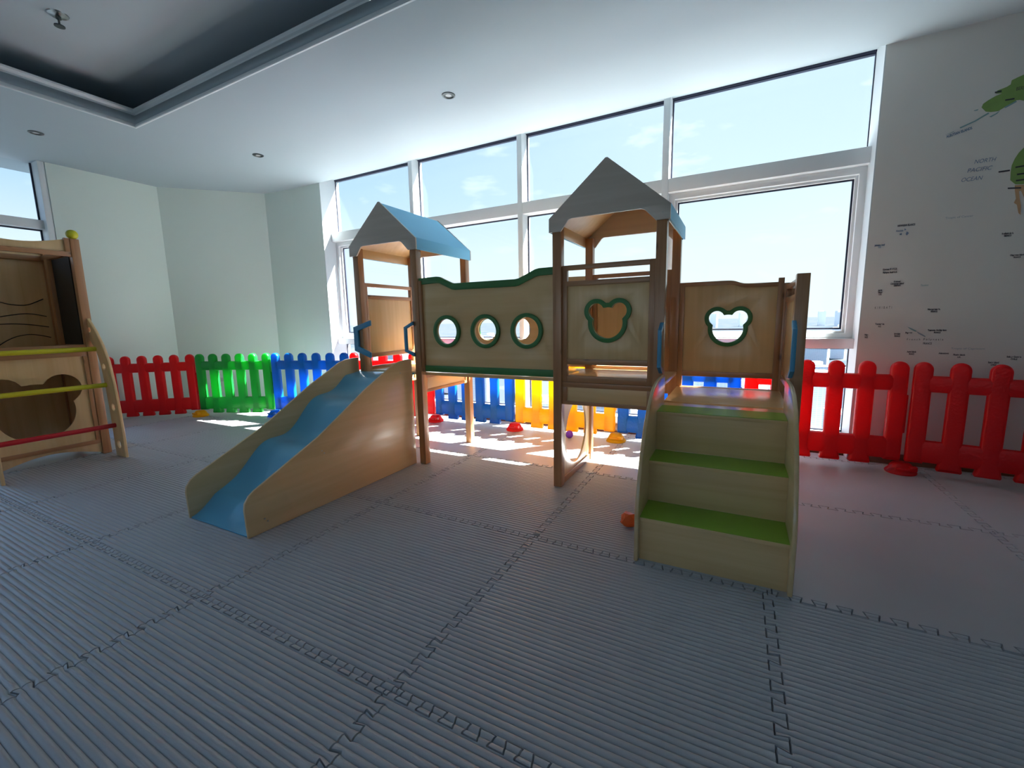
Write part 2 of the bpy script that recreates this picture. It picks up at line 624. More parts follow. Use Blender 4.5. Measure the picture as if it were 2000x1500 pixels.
# ---- ceiling with tray recess
TX0, TX1, TY0, TY1 = -2.90, 3.3, -3.1, 1.265
CT = 3.12
cv = 0.54
ceil_me = plate_mesh([rect(XL - .6, XR + .3, YB - .3, YW), rect(TX0, TX1, TY0, TY1)], 'z', ZC + .05, .1, bev=0.0, smooth=None)
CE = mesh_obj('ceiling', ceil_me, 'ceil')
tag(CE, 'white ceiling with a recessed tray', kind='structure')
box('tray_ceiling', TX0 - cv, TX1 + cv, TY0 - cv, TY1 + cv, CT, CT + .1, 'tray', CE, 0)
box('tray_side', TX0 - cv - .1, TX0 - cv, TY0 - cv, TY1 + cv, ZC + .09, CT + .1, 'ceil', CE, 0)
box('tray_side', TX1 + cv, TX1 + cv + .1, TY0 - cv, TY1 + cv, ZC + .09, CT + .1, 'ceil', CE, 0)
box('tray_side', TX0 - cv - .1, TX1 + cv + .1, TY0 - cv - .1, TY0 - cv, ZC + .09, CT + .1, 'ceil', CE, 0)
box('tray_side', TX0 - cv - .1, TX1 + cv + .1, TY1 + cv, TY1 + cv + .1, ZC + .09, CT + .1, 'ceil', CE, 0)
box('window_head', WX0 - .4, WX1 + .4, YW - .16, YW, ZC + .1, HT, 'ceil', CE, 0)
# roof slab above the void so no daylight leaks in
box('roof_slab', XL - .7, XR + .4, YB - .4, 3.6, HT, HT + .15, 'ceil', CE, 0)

# crown moulding round the tray: mitred sweep
prof = [(-.002, 2.792), (.014, 2.788), (.018, 2.793), (.016, 2.804), (.006, 2.808), (.004, 2.818), (-.004, 2.835), (-.012, 2.865), (-.014, 2.895),
        (-.008, 2.915), (.004, 2.922), (.010, 2.930), (.010, 2.944), (.002, 2.950), (-.05, 2.950)]
bm = bmesh.new()
rings = []
for cx, cy, sx, sy in ((TX0, TY0, 1, 1), (TX1, TY0, -1, 1), (TX1, TY1, -1, -1), (TX0, TY1, 1, -1)):
    rings.append([bm.verts.new((cx + sx * d, cy + sy * d, z)) for d, z in prof])
for q in range(4):
    a, b_ = rings[q], rings[(q + 1) % 4]
    for k in range(len(prof)):
        k2 = (k + 1) % len(prof)
        bm.faces.new((a[k], b_[k], b_[k2], a[k2]))
tr = mesh_obj('trim_1', bm_mesh(bm), 'crown')
tag(tr, 'white crown moulding around the ceiling tray', kind='structure')

# ---- main window (window_1)
def frame_box(name, x0, x1, y0, y1, z0, z1, mat, parent, bev=0.003):
    return box(name, x0, x1, y0, y1, z0, z1, mat, parent, bev)

win = bpy.data.objects.new('window_1', None)
win.location = (0, YG, 0)
link(win)
tag(win, 'tall white-framed corner window wall overlooking the city', kind='structure')
MX = [WX0, -1.486, -0.125, 1.24, WX1]
for xm in MX[1:-1]:
    frame_box('mullion', xm - .027, xm + .027, YM - .003, 3.362, .05, 2.88, 'white', win)
frame_box('transom', WX0, WX1, YM, 3.36, 2.112, 2.222, 'white', win)
frame_box('transom', WX0, WX1, YM - .02, 3.358, .812, .886, 'white', win)
frame_box('bottom_rail', WX0, WX1, YM - .005, 3.36, .075, .15, 'white', win)
frame_box('head_rail', WX0, WX1, YG - .02, 3.36, 2.872, 2.95, 'gasket', win)
box('head_cap', WX0, WX1, YW, 3.362, 2.885, HT, 'ceil', win, 0)
rows = [(.15, .812), (.886, 2.112), (2.222, 2.875)]
for c in range(4):
    xa = MX[c] + (.027 if c else 0.0)
    xb = MX[c + 1] - (.027 if c < 3 else 0.0)
    for ri, (za, zb) in enumerate(rows):
        ins = 0.0
        if ri == 1 and c in (0, 3):      # opening sashes with their own white frame
            sw = .05
            plate('sash', [rect(xa, xb, za, zb), rect(xa + sw, xb - sw, za + sw * .8, zb - sw)], 'y', YG - .03, .07, 'white', win, bev=.004)
            plate('sash_bead', [rect(xa + sw - .001, xb - sw + .001, za + sw * .8, zb - sw), rect(xa + sw + .018, xb - sw - .018, za + sw * .8 + .015, zb - sw - .018)], 'y', YG - .012, .04, 'white', win, bev=.003)
            ins = sw + .017
        g = .012
        plate('gasket', [rect(xa + ins, xb - ins, za + ins, zb - ins), rect(xa + ins + g, xb - ins - g, za + ins + g, zb - ins - g)], 'y', YG - .004, .012, 'gasket', win, bev=0)
        box('pane', xa + ins, xb - ins, YG + .003, YG + .007, za + ins, zb - ins, 'glass', win, 0)
# white reveal linings of the window opening
box('reveal', WX0 - .002, WX0 + .006, YW + .001, 3.36, 0.0, 2.885, 'reveal', win, 0)
box('reveal', WX1 - .006, WX1 + .002, YW + .001, 3.36, 0.0, 2.885, 'reveal', win, 0)
o = box('baseboard_window', WX0, WX1, 3.168, 3.36, -.015, .078, 'brown', None, .003)
tag(o, 'low brown wooden kerb under the big window', kind='structure')
o = box('baseboard_right', WX1, XR, YW - .014, YW, -.0, .075, 'brown', None, .003)
tag(o, 'brown skirting board under the map wall', kind='structure')

# ---- left window (window_2) in wall_left
win2 = bpy.data.objects.new('window_2', None)
win2.location = (-4.88, 0, 0)
link(win2)
tag(win2, 'white-framed side window on the left wall', kind='structure')
ys_ = [1.17, -0.2, -1.57, -2.6, -3.6]
XG2 = -4.80
for yy in ys_[1:-1]:
    frame_box('mullion', XG2 - .05, XG2 + .10, yy - .027, yy + .027, .14, 2.88, 'white', win2)
frame_box('transom', XG2 - .05, XG2 + .085, -3.6, 1.17, 2.122, 2.212, 'white', win2)
frame_box('transom', XG2 - .05, XG2 + .085, -3.6, 1.17, .812, .886, 'white', win2)
frame_box('bottom_rail', XG2 - .05, XG2 + .085, -3.6, 1.17, .14, .2, 'white', win2)
box('jamb', XG2 - .05, XL - .01, 1.115, 1.171, .14, 2.88, 'white', win2, .003)
for k in range(4):
    ya, yb = ys_[k + 1] + .027, ys_[k] - (.027 if k else .055)
    for za, zb in ((.2, .812), (.886, 2.122), (2.212, 2.885)):
        plate('gasket', [rect(ya, yb, za, zb), rect(ya + .014, yb - .014, za + .014, zb - .014)], 'x', XG2, .014, 'gasket', win2, bev=0)
        box('pane', XG2 - .008, XG2 - .004, ya, yb, za, zb, 'glass', win2, 0)
box('head_cap', -4.87, XL, -3.6, 1.17, 2.885, HT, 'ceil', win2, 0)

# ---- added back window for fill light (fill_window), behind the camera
win3 = bpy.data.objects.new('fill_window', None)
win3.location = (BX0, YB, 0)
link(win3)
tag(win3, 'added white-framed fill-light window at the back of the room', kind='structure')
plate('sash', [rect(BX0, BX1, BZ0, BZ1), rect(BX0 + .05, BX1 - .05, BZ0 + .05, BZ1 - .05)], 'y', YB - .2, .06, 'white', win3, bev=.003)
box('pane', BX0 + .05, BX1 - .05, YB - .204, YB - .20, BZ0 + .05, BZ1 - .05, 'glass', win3, 0)

# ---- outside: ground far below, city blocks
gm, gn, gk, gb = nodes('haze_tinted_ground')  # haze is put into the blue-grey ground colours
gt = gn.new('ShaderNodeTexCoord')
gv = gn.new('ShaderNodeTexVoronoi')
gv.inputs['Scale'].default_value = 0.012
gk.new(gt.outputs['Object'], gv.inputs['Vector'])
gr = gn.new('ShaderNodeValToRGB')
gr.color_ramp.elements[0].color = (0.030, 0.042, 0.058, 1)
gr.color_ramp.elements[1].color = (0.055, 0.06, 0.064, 1)
e3 = gr.color_ramp.elements.new(0.5)
e3.color = (0.036, 0.046, 0.058, 1)
gk.new(gv.outputs['Color'], gr.inputs['Fac'])
gk.new(gr.outputs['Color'], gb.inputs['Base Color'])
gb.inputs['Roughness'].default_value = 1.0
gb.inputs['Specular IOR Level'].default_value = 0.0
GZ = -80
bm = bmesh.new()
bmesh.ops.create_grid(bm, x_segments=2, y_segments=2, size=26000)
for v in bm.verts:
    v.co.z = GZ
gd = mesh_obj('ground_city', bm_mesh(bm), gm)
tag(gd, 'hazy pale city ground far below the windows', kind='structure')

fm, fn, fk, fb = nodes('haze_tinted_facade')  # bluish haze is put into the wall colours
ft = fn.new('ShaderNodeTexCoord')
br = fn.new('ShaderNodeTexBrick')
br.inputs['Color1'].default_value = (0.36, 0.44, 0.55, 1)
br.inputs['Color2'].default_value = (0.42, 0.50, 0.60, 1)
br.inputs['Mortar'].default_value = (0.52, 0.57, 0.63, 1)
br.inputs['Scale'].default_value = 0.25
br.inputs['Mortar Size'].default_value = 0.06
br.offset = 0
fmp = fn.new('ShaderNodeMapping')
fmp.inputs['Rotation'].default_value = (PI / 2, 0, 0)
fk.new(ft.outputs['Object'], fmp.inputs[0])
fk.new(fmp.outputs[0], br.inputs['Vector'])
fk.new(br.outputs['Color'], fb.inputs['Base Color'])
fb.inputs['Roughness'].default_value = 0.8
blocks = []
for k in range(6):
    w, d, h = 16 + 5 * (k % 3), 15 + 4 * (k % 2), 24 + 7 * k
    me = box_mesh(-w / 2, w / 2, -d / 2, d / 2, 0, h)
    me.materials.append(fm)
    me2 = box_mesh(-w / 5, w / 5, -d / 5, d / 5, h, h + 3.5)
    me2.materials.append(fm)
    blocks.append((me, me2))
pale = plain('haze_paled_facade', (0.78, 0.84, 0.90), 0.9, spec=0.0)  # distance haze painted as a near-sky base colour
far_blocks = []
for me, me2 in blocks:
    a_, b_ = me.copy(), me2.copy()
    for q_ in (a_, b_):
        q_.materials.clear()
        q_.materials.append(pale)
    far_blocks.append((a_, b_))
rng = random.Random(3)
spots = []
def city(n, d0, d1, a0, a1, kmin, kmax, label, group, sc=1.0):
    for q in range(n):
        for tries in range(40):
            a = math.radians(rng.uniform(a0, a1))
            d = rng.uniform(d0, d1)
            x, y = d * math.sin(a), d * math.cos(a)
            if all((x - p[0]) ** 2 + (y - p[1]) ** 2 > (34 * sc) ** 2 for p in spots):
                break
        spots.append((x, y))
        me, me2 = (far_blocks if d0 > 2000 else blocks)[rng.randint(kmin, kmax)]
        r = thing('city_building', (x, y, GZ), label, 'building', group)
        r.rotation_euler.z = rng.choice((0.0, 0.25, -0.3))
        r.scale = (sc, sc, sc)
        o1 = bpy.data.objects.new('tower', me)
        link(o1, r)
        o2 = bpy.data.objects.new('roof_block', me2)
        link(o2, r)
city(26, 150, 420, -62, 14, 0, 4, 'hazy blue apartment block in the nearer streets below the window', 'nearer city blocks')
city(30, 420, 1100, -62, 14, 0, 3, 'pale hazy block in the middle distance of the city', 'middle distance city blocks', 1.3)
city(16, 3200, 4600, -8, 14, 3, 5, 'haze-paled tower on the far skyline', 'far skyline towers', 1.9)

# ================================================================== PLAY STRUCTURE
PS = thing('play_structure', (0.66, 1.66, 0), 'wooden play structure with blue slide, two roofed towers, porthole bridge and green steps', 'playset')
PW = 0.055
YF, YR = 1.66, 2.345
LX0, LX1, RX0, RX1, EX1 = -0.82, -0.20, 0.839, 1.491, 2.138
FL, FLAND = 0.70, 0.60

def post(x, y, h):
    return box('post', x, x + PW, y, y + PW, 0, h, 'pinez', PS, .004)

for x in (LX0, LX1 - PW, RX0, RX1 - PW):
    post(x, YF, 1.64)
    post(x, YR - PW, 1.64)
post(EX1 - PW, YF, 1.26)
post(EX1 - PW, YR - PW, 1.26)

# platforms (floor boards of both towers, bridge and landing)
for (x0, x1, z) in ((LX0, LX1, FL), (RX0, RX1, FL), (RX1, EX1, FLAND)):
    box('platform', x0 + (PW if x0 != RX1 else .0) * .0 + .003, x1 - .003, YF + PW, YR - PW, z - .022, z, 'plyx', PS, .002)
box('bridge_floor', LX1, RX0, YF + .05, YR - .05, FL - .022, FL, 'plyx', PS, .002)

# railing panel in the x direction (front/back) or y direction (sides)
def railing(plane, a0, a1, pos, z0=0.684, hole=None, wavy=False, ztop=None, mat_ply='ply'):
    """frame lies between a0 and a1 along the rail; pos = centre of frame on the normal axis"""
    t = .03
    gx = 'x' if plane == 'y' else 'y'
    def bar(name, u0, u1, v0, v1, mat, parent=PS, th=t, off=0.0):
        if plane == 'y':
            return box(name, u0, u1, pos - th / 2 + off, pos + th / 2 + off, v0, v1, mat, parent, .0025)
        return box(name, pos - th / 2 + off, pos + th / 2 + off, u0, u1, v0, v1, mat, parent, .0025)
    zt = ztop if ztop else z0 + .70
    fr = bar('railing', a0, a0 + .032, z0, zt, 'pinez')
    bar('stile', a1 - .032, a1, z0, zt, 'pinez', fr)
    bar('bottom_rail', a0 + .032, a1 - .032, z0, z0 + .04, 'pine' + gx, fr)
    if not wavy:
        bar('top_rail', a0 + .032, a1 - .032, zt - .028, zt, 'pine' + gx, fr)
        bar('middle_rail', a0 + .032, a1 - .032, z0 + .578, z0 + .608, 'pine' + gx, fr)
    bar('lower_rail', a0 + .032, a1 - .032, z0 + .11, z0 + .143, 'pine' + gx, fr)
    b0, b1 = a0 + .030, a1 - .030
    v0 = z0 + .141
    if wavy:
        n = 40
        top = []
        for k in range(n + 1):
            s_ = k / n
            u = b1 + (b0 - b1) * s_
            q = (u - a0) / (a1 - a0)
            st = 1 / (1 + math.exp((q - .58) * 38))
            top.append((u, zt - .028 + .025 * st))
        outer = [(b0, v0), (b1, v0)] + top
        cap = [(u, v + .003) for u, v in top] + [(u, v - .022) for u, v in reversed(top)]
        plate('top_rail', [cap], plane, pos, t, 'pine' + gx, fr)
    else:
        outer = rect(b0, b1, v0, z0 + .58)
    loops = [outer]
    if hole:
        loops.append(bear(hole[0], hole[1], 1.0, 0.0))
    pn = plate('panel', loops, plane, pos, .012, mat_ply, fr)
    if hole:
        for sgn in (-1, 1):
            ring = [bear(hole[0], hole[1], 1.0, .025), bear(hole[0], hole[1], 1.0, -.001)]
            rp = pos + sgn * .012
            plate('bear_trim', ring, plane, rp, .012, 'green', fr, bev=.003, label='green bear-head shaped rim around the cut-out')
    return fr

railing('y', RX0 + PW, RX1 - PW, YF + .03, hole=(1.172, 1.042))                     # front of the right tower
railing('y', RX0 + PW, RX1 - PW, YR - .03)                                          # back of the right tower
railing('x', YF + PW, YR - PW, LX0 + .03)                                           # outer side of the slide tower
railing('y', RX1, EX1 - PW, YR - .035, z0=.563, hole=(1.787, .988), wavy=True, ztop=1.292)  # back of the landing
railing('x', YF + PW, YR - PW, EX1 - .03, z0=.563, ztop=1.245)                      # open side of the landing

# apron frames below the platforms
def apron(plane, a0, a1, pos, z0=.543, z1=.683):
    gx = 'x' if plane == 'y' else 'y'
    def bar(name, u0, u1, v0, v1, mat, parent, th):
        if plane == 'y':
            return box(name, u0, u1, pos - th / 2, pos + th / 2, v0, v1, mat, parent, .002)
        return box(name, pos - th / 2, pos + th / 2, u0, u1, v0, v1, mat, parent, .002)
    f = bar('apron', a0, a1, z0 + .02, z1 - .03, 'ply' + ('x' if gx == 'x' else 'y'), PS, .014)
    bar('apron_rail', a0, a1, z1 - .03, z1, 'pine' + gx, f, .03)
    bar('apron_rail', a0, a1, z0, z0 + .022, 'pine' + gx, f, .03)
    bar('apron_stile', a1 - .03, a1, z0 + .022, z1 - .03, 'pinez', f, .03)
    bar('apron_stile', a0, a0 + .03, z0 + .022, z1 - .03, 'pinez', f, .03)
apron('y', RX0 + PW, RX1 - PW, YF + .028)
apron('y', RX0 + PW, RX1 - PW, YR - .03)
apron('x', YF + PW, YR - PW, LX1 - .03)
apron('x', YF + PW, YR - PW, LX0 + .03)
apron('x', YF + PW, YR - PW, EX1 - .03, .43, .56)
apron('y', RX1, EX1 - PW, YR - .03, .43, .56)

# crawl panel with a big round hole under the right tower
cy_, cz_ = (YF + YR) / 2, .29
plate('crawl_panel', [rect(YF + PW, YR - PW, .045, .545), circ(cy_, cz_, .215, 48)], 'x', RX0 + .03, .014, 'ply', PS)
box('crawl_sill', RX0 + .012, RX0 + .045, YF + PW, YR - PW, 0.0, .045, 'piney', PS, .003)

# roofs
def roof(x0, x1):
    za, ze, zb = 1.93, 1.652, 1.577
    xm = (x0 + x1) / 2
    o0, o1 = x0 - .012, x1 + .012
    y0, y1 = YF - .015, YR + .010
    r = None
    th = .012
    def slope(name, xa, side, mat, lift, t_, yA, yB, parent):
        bm = bmesh.new()
        d = Vector((xa - xm, 0, ze - za))
        n = Vector((-(ze - za), 0, (xa - xm)))
        n = n if n.z > 0 else -n
        n.normalize()
        p0, p1 = Vector((xm, 0, za)), Vector((xa, 0, ze))
        vs_ = []
        for yy in (yA, yB):
            for pp in (p0 + n * lift, p1 + n * lift, p1 + n * (lift - t_), p0 + n * (lift - t_)):
                vs_.append(bm.verts.new((pp.x, yy, pp.z)))
        a, b_ = vs_[:4], vs_[4:]
        bm.faces.new(a)
        bm.faces.new(b_)
        for k in range(4):
            k2 = (k + 1) % 4
            bm.faces.new((a[k], a[k2], b_[k2], b_[k]))
        return mesh_obj(name, bm_mesh(bm), mat, parent)
    r = slope('roof', o1, 1, 'roofblue', .004, .010, y0 + .012, y1 - .012, PS)
    slope('roof_slope', o0, -1, 'roofblue', .004, .010, y0 + .012, y1 - .012, r)
    slope('roof_lining', o1, 1, 'plyx', -.0065, .006, y0 + .013, y1 - .013, r)
    slope('roof_lining', o0, -1, 'plyx', -.0065, .006, y0 + .013, y1 - .013, r)
    for xa, xb in ((o0 - .004, o0 + .008), (o1 - .008, o1 + .004)):
        box('fascia', xa, xb, y0 + .012, y1 - .012, zb, ze + .006, 'roofblue', r, .002)
        xi = xa + .009 if xa < xm else xb - .009
        box('eave_rail', xi - .008, xi + .008, y0 + .05, y1 - .05, zb + .002, ze - .004, 'plyy', r, .001)
    for yy in (y0 + .006, y1 - .006):
        out_ = [(o0 - .004, zb), (x0 + .055, zb), (x0 + .06, zb + .004), (x0 + .105, zb + .062), (x0 + .125, zb + .068), (x1 - .135, zb + .068), (x1 - .115, zb + .06),
                (x1 - .062, zb + .006), (x1 - .055, zb), (o1 + .004, zb), (o1 + .004, ze + .002), (xm + .006, za + .008), (xm - .006, za + .008), (o0 - .004, ze + .002)]
        plate('gable', [out_], 'y', yy, .013, 'gable', r)
    for sx in (o0 + .035, o1 - .035):
        mesh_obj('screw', tube_mesh([(sx, y0 - .0025, 1.613), (sx, y0 + .004, 1.613)], .004, 8), 'screw', r)
    return r
roof(LX0, LX1)
roof(RX0, RX1)

# bridge sides with three portholes, green edging
def bridge_side(yc, front):
    top = [(-.20, 1.379), (-.045, 1.382), (-.02, 1.379), (.085, 1.332), (.11, 1.328), (.575, 1.327), (.60, 1.331), (.715, 1.378), (.74, 1.383), (.839, 1.384)]
    outer = [(-.20, .709), (.839, .709)] + list(reversed(top))
    holes = [(.029, 1.0), (.344, .999), (.651, .999)]
    if not front:                       # the same panel turned round
        top = [(.639 - x, z) for x, z in reversed(top)]
        outer = [(-.20, .709), (.839, .709)] + list(reversed(top))
        holes = [(.639 - x, z) for x, z in holes]
    p = plate('bridge_panel', [outer] + [circ(cx, cz, .088, 40) for cx, cz in holes], 'y', yc, .016, 'plyx', PS)
    f = -1 if front else 1
    band = top + [(x, z - .045) for x, z in reversed(top)]
    plate('edge_trim', [band], 'y', yc + f * .012, .012, 'green', p, bev=.003, label='green edging along the bridge side')
    plate('edge_trim', [rect(-.20, .839, .709, .754)], 'y', yc + f * .012, .012, 'green', p, bev=.003, label='green edging along the bridge side')
    for cx, cz in holes:
        plate('porthole_ring', [circ(cx, cz, .113, 40), circ(cx, cz, .087, 40)], 'y', yc + f * .016, .022, 'green', p, bev=.004, label='round green porthole ring')
bridge_side(YF + .035, True)
bridge_side(YR - .035, False)
for yc in (YF + .035, YR - .035):
    box('bridge_batten', LX1, LX1 + .025, yc - .028, yc + .010, .709, 1.36, 'pinez', PS, .002)
    box('bridge_batten', RX0 - .02, RX0, yc - .004, yc + .024, .709, 1.36, 'pinez', PS, .002)

# slide
SX0, SX1 = -.845, -.288
side = [(.365, 0.0), (.36, .15), (.366, .185), (.39, .216), (.42, .236), (.82, .418), (1.0, .522), (1.2, .642), (1.38, .732), (1.47, .778), (1.53, .794), (1.60, .80), (1.659, .80), (1.659, 0.0)]
def chute_z(y):
    if y < .5:
        s_ = max(0, (y - .372) / .128)
        return .006 + .085 * s_ ** 1.5
    if y > 1.52:
        return .692 - .03 * ((1.659 - y) / .139) ** 1.5 if y < 1.659 else .692
    s_ = (y - .5) / 1.02
    return .091 + (.662 - .091) * s_ + .037 * math.sin(2 * PI * 2.5 * s_ + PI) * math.sin(PI * s_) ** .35
yy = [.372 + k * (1.70 - .372) / 90 for k in range(91)]
prof2 = [(y, chute_z(y)) for y in yy]
chute_loop = prof2 + [(y, max(.0, z - .016)) for y, z in reversed(prof2) if z > .02]
bm = bmesh.new()
nx = 14
grid = []
for y, z in prof2:
    row = []
    for k in range(nx + 1):
        u = k / nx
        lift = .018 * (abs(2 * u - 1) ** 6) * min(1, max(0, (y - .5) / .1)) * (1 if y < 1.5 else max(0, (1.6 - y) / .1))
        row.append(bm.verts.new((SX0 + .013 + u * (SX1 - SX0 - .026), y, z + lift)))
    grid.append(row)
for a, b_ in zip(grid, grid[1:]):
    for k in range(nx):
        bm.faces.new((a[k], a[k + 1], b_[k + 1], b_[k]))
ext = bmesh.ops.extrude_face_region(bm, geom=bm.faces[:])
for v in [g_ for g_ in ext['geom'] if isinstance(g_, bmesh.types.BMVert)]:
    v.co.z = max(0.0, v.co.z - .012)
SL = mesh_obj('slide_chute', bm_mesh(bm, 40), 'blue', PS, 'glossy blue wavy slide chute')
for xc in (SX0 + .0075, SX1 - .0075):
    sp_ = plate('side_panel', [side], 'x', xc, .015, 'plyy', SL, bev=.003)
    for sy, sz in ((.46, .075), (.47, .055), (.86, .36), (1.50, .70)):
        pass
for sy, sz in ((.455, .07), (.47, .052), (.83, .33), (.845, .312), (1.53, .71)):
    mesh_obj('screw', tube_mesh([(SX1 + .001, sy, sz), (SX1 + .004, sy, sz)], .0045, 8), 'screw', SL)

# blue grab handles
def handle(x, s, z0, z1, y, yo, t=.02):
    """flat bent plate handle standing off a post; s = direction it reaches out in x"""
    d = .085
    o_ = [(0, z0), (d * s, z0 + .035), (d * s, z1 - .04), (0, z1)]
    w = .022
    inn = [(0, z1 - w * 1.3), ((d - w) * s, z1 - .04 - w * .6), ((d - w) * s, z0 + .035 + w * .6), (0, z0 + w * 1.3)]
    loop = [(x + a, b_) for a, b_ in o_ + inn]
    return plate('handle', [loop], 'y', y, t, 'bluehandle', PS, bev=.003, label='blue bent grab handle')
handle(-.255 + .01, -1, .82, 1.075, YF - .012, 0)
# handle on the outer post of the slide tower, seen from its flat side
def handle_y(x, z0, z1, y, s=-1, t=.02):
    d = .07
    w = .022
    o_ = [(y, z0), (y + d * s, z0 + .04), (y + d * s, z1 - .04), (y, z1)]
    inn = [(y, z1 - w * 1.3), (y + (d - w) * s, z1 - .04 - w * .6), (y + (d - w) * s, z0 + .04 + w * .6), (y, z0 + w * 1.3)]
    return plate('handle', [o_ + inn], 'x', x, t, 'bluehandle', PS, bev=.003, label='blue bent grab handle')
h = plate('handle', [[(-.68, .80), (-.845, .855), (-.845, 1.04), (-.665, 1.09), (-.665, 1.05), (-.80, 1.012), (-.80, .888), (-.68, .842)]], 'y', YF - .012, .02, 'bluehandle', PS, bev=.003, label='blue bent grab handle')
handle_y(RX1 - .012, .76, 1.04, YF, -1)
handle_y(EX1 - PW + .002, .76, 1.04, YF, -1)

# staircase
ST0, ST1 = 1.487, 2.083
sp_out = [(1.0, 0.0), (.995, .2), (1.0, .262), (1.02, .33), (1.06, .43), (1.11, .52), (1.17, .60), (1.25, .68), (1.34, .728), (1.43, .748), (1.52, .755), (1.659, .755), (1.659, 0.0)]
SC = plate('staircase', [sp_out], 'x', ST0 + .009, .018, 'plyy', PS, bev=.005)
plate('side_panel', [sp_out], 'x', ST1 - .009, .018, 'plyy', SC, bev=.005)
yt = [1.025, 1.222, 1.408, 1.659]
for k in range(3):
    zt = .2 * (k + 1)
    box('riser', ST0 + .018, ST1 - .018, yt[k] + .004, yt[k] + .018, .2 * k + .0, zt - .018, 'plyx', SC, .001)
    tr_ = box('tread', ST0 + .018, ST1 - .018, yt[k] - .004, yt[k + 1] + .01, zt - .018, zt - .002, 'plyx', SC, .002)
    if k < 2:
        box('tread_top', ST0 + .0185, ST1 - .0185, yt[k] - .002, yt[k + 1] + .004, zt - .002, zt, 'lime', SC, 0, 'lime green laminate step top')
    else:
        box('tread_top', ST0 + .0185, ST1 - .0185, yt[k] - .002, yt[k] + .17, zt - .002, zt + .0005, 'lime', SC, 0, 'lime green laminate step nosing')

# ================================================================== CLIMBING FRAME (left)
CF = thing('climbing_frame', (-3.1, .42, 0), 'wooden climbing frame with yellow and red rungs by the left window', 'climbing frame')
CY0, CY1 = .06, .785
CXF, CXB = -2.95, -3.60
for yy in (CY0, CY1 - .057):
    for xx, hh in ((CXF - PW, 1.79), (CXB, 1.76)):
        p = box('post', xx, xx + PW, yy, yy + .057, 0, hh, 'pinez', CF, .004)
        if xx == CXF - PW:
            mesh_obj('ball_cap', ico_mesh((xx + PW / 2, yy + .028, hh + .036), .038, 3), 'yellowpaint', p, 'yellow wooden ball on the post top')
a0, a1 = CY0 + .057, CY1 - .057
# front lower panel with bear-shaped opening and arched foot
arch = [(a1 + (a0 - a1) * k / 24, .012 + .066 * math.sin(PI * k / 24)) for k in range(25)]
outer = arch + [(a0, .86), (a1, .86)]
fp = plate('front_panel', [list(reversed(outer)), [(max(a0 + .012, u), v) for u, v in bear(.385, .425, 2.48, 0)]], 'x', CXF - .028, .014, 'ply', CF)
box('front_rail', CXF - .04, CXF - .012, a0, a1, .845, .94, 'piney', CF, .003)
box('front_rail', CXF - .038, CXF - .010, a0, a1, .098, .13, 'piney', CF, .003)
for u0, u1 in ((a0, a0 + .03), (a1 - .03, a1)):
    box('stile', CXF - .034, CXF - .008, u0, u1, .13, .845, 'pinez', CF, .003)
# curved header board
hd = [(a0, 1.672), (a1, 1.672)] + [(a1 + (a0 - a1) * k / 20, 1.79 - .055 * math.sin(PI * k / 20)) for k in range(21)]
plate('header_board', [hd], 'x', CXF - .03, .014, 'ply', CF)
box('header_rail', CXF - .042, CXF - .008, a0, a1, 1.648, 1.684, 'piney', CF, .003)
box('header_stile', CXF - .04, CXF - .006, a1 - .032, a1, 1.684, 1.792, 'pinez', CF, .003)
box('header_stile', CXF - .04, CXF - .006, a0, a0 + .032, 1.684, 1.792, 'pinez', CF, .003)
# back panel with four routed wave lines
bp_ = box('back_panel', CXB + .006, CXB + .02, a0, a1, .1, 1.74, 'ply', CF, .001)
box('back_rail', CXB + .02, CXB + .045, a0, a1, 1.66, 1.70, 'piney', CF, .002)
waves = [[(.43, 1.304), (.49, 1.284), (.551, 1.278), (.60, 1.285), (.65, 1.31), (.694, 1.336)],
         [(.416, 1.179), (.48, 1.194), (.563, 1.207), (.63, 1.202), (.698, 1.184)],
         [(.409, 1.12), (.5, 1.122), (.6, 1.112), (.701, 1.092)],
         [(.386, .943), (.44, .985), (.50, 1.016), (.573, 1.03), (.64, 1.02), (.703, 1.0)]]
for wv in waves:
    left = [(.845 - u - .06 if False else 2 * wv[0][0] - u, 2 * wv[0][1] - v) for u, v in reversed(wv[1:])]
    full = [q for q in left if q[0] > a0 + .01] + wv
    pts = []
    for k in range(len(full) - 1):
        for s_ in range(4):
            t = s_ / 4
            p0 = full[max(k - 1, 0)]; p1 = full[k]; p2 = full[k + 1]; p3 = full[min(k + 2, len(full) - 1)]
            pts.append(tuple(.5 * (2 * p1[c] + (p2[c] - p0[c]) * t + (2 * p0[c] - 5 * p1[c] + 4 * p2[c] - p3[c]) * t * t + (3 * p1[c] - p0[c] - 3 * p2[c] + p3[c]) * t ** 3) for c in (0, 1)))
    pts.append(full[-1])
    mesh_obj('wave_line', tube_mesh([(CXB + .0205, u, v) for u, v in pts], .004, 6), 'line', bp_, 'black routed wavy line')
# side panels, right one with a blackboard on its inner face
sb = box('side_frame', CXB + PW, CXF - PW, CY1 - .05, CY1 - .036, .1, 1.70, 'ply', CF, .001)
box('blackboard', CXB + PW + .17, CXF - PW - .018, CY1 - .058, CY1 - .0505, .94, 1.655, 'black', sb, 0, 'black board on the inner side')
box('side_rail', CXB + PW, CXF - PW, CY1 - .075, CY1 - .051, 1.66, 1.70, 'pinex', sb, .002)
box('side_rail', CXB + PW, CXF - PW, CY1 - .075, CY1 - .051, .88, .935, 'pinex', sb, .002)
box('side_stile', CXB + PW + .10, CXB + PW + .165, CY1 - .085, CY1 - .051, .935, 1.66, 'pinez', sb, .002)
box('side_frame', CXB + PW, CXF - PW, CY0 + .036, CY0 + .05, .1, 1.70, 'ply', CF, .001)
box('shelf', CXB + .02, CXF - .042, a0, a1, .86, .88, 'plyy', CF, .001)
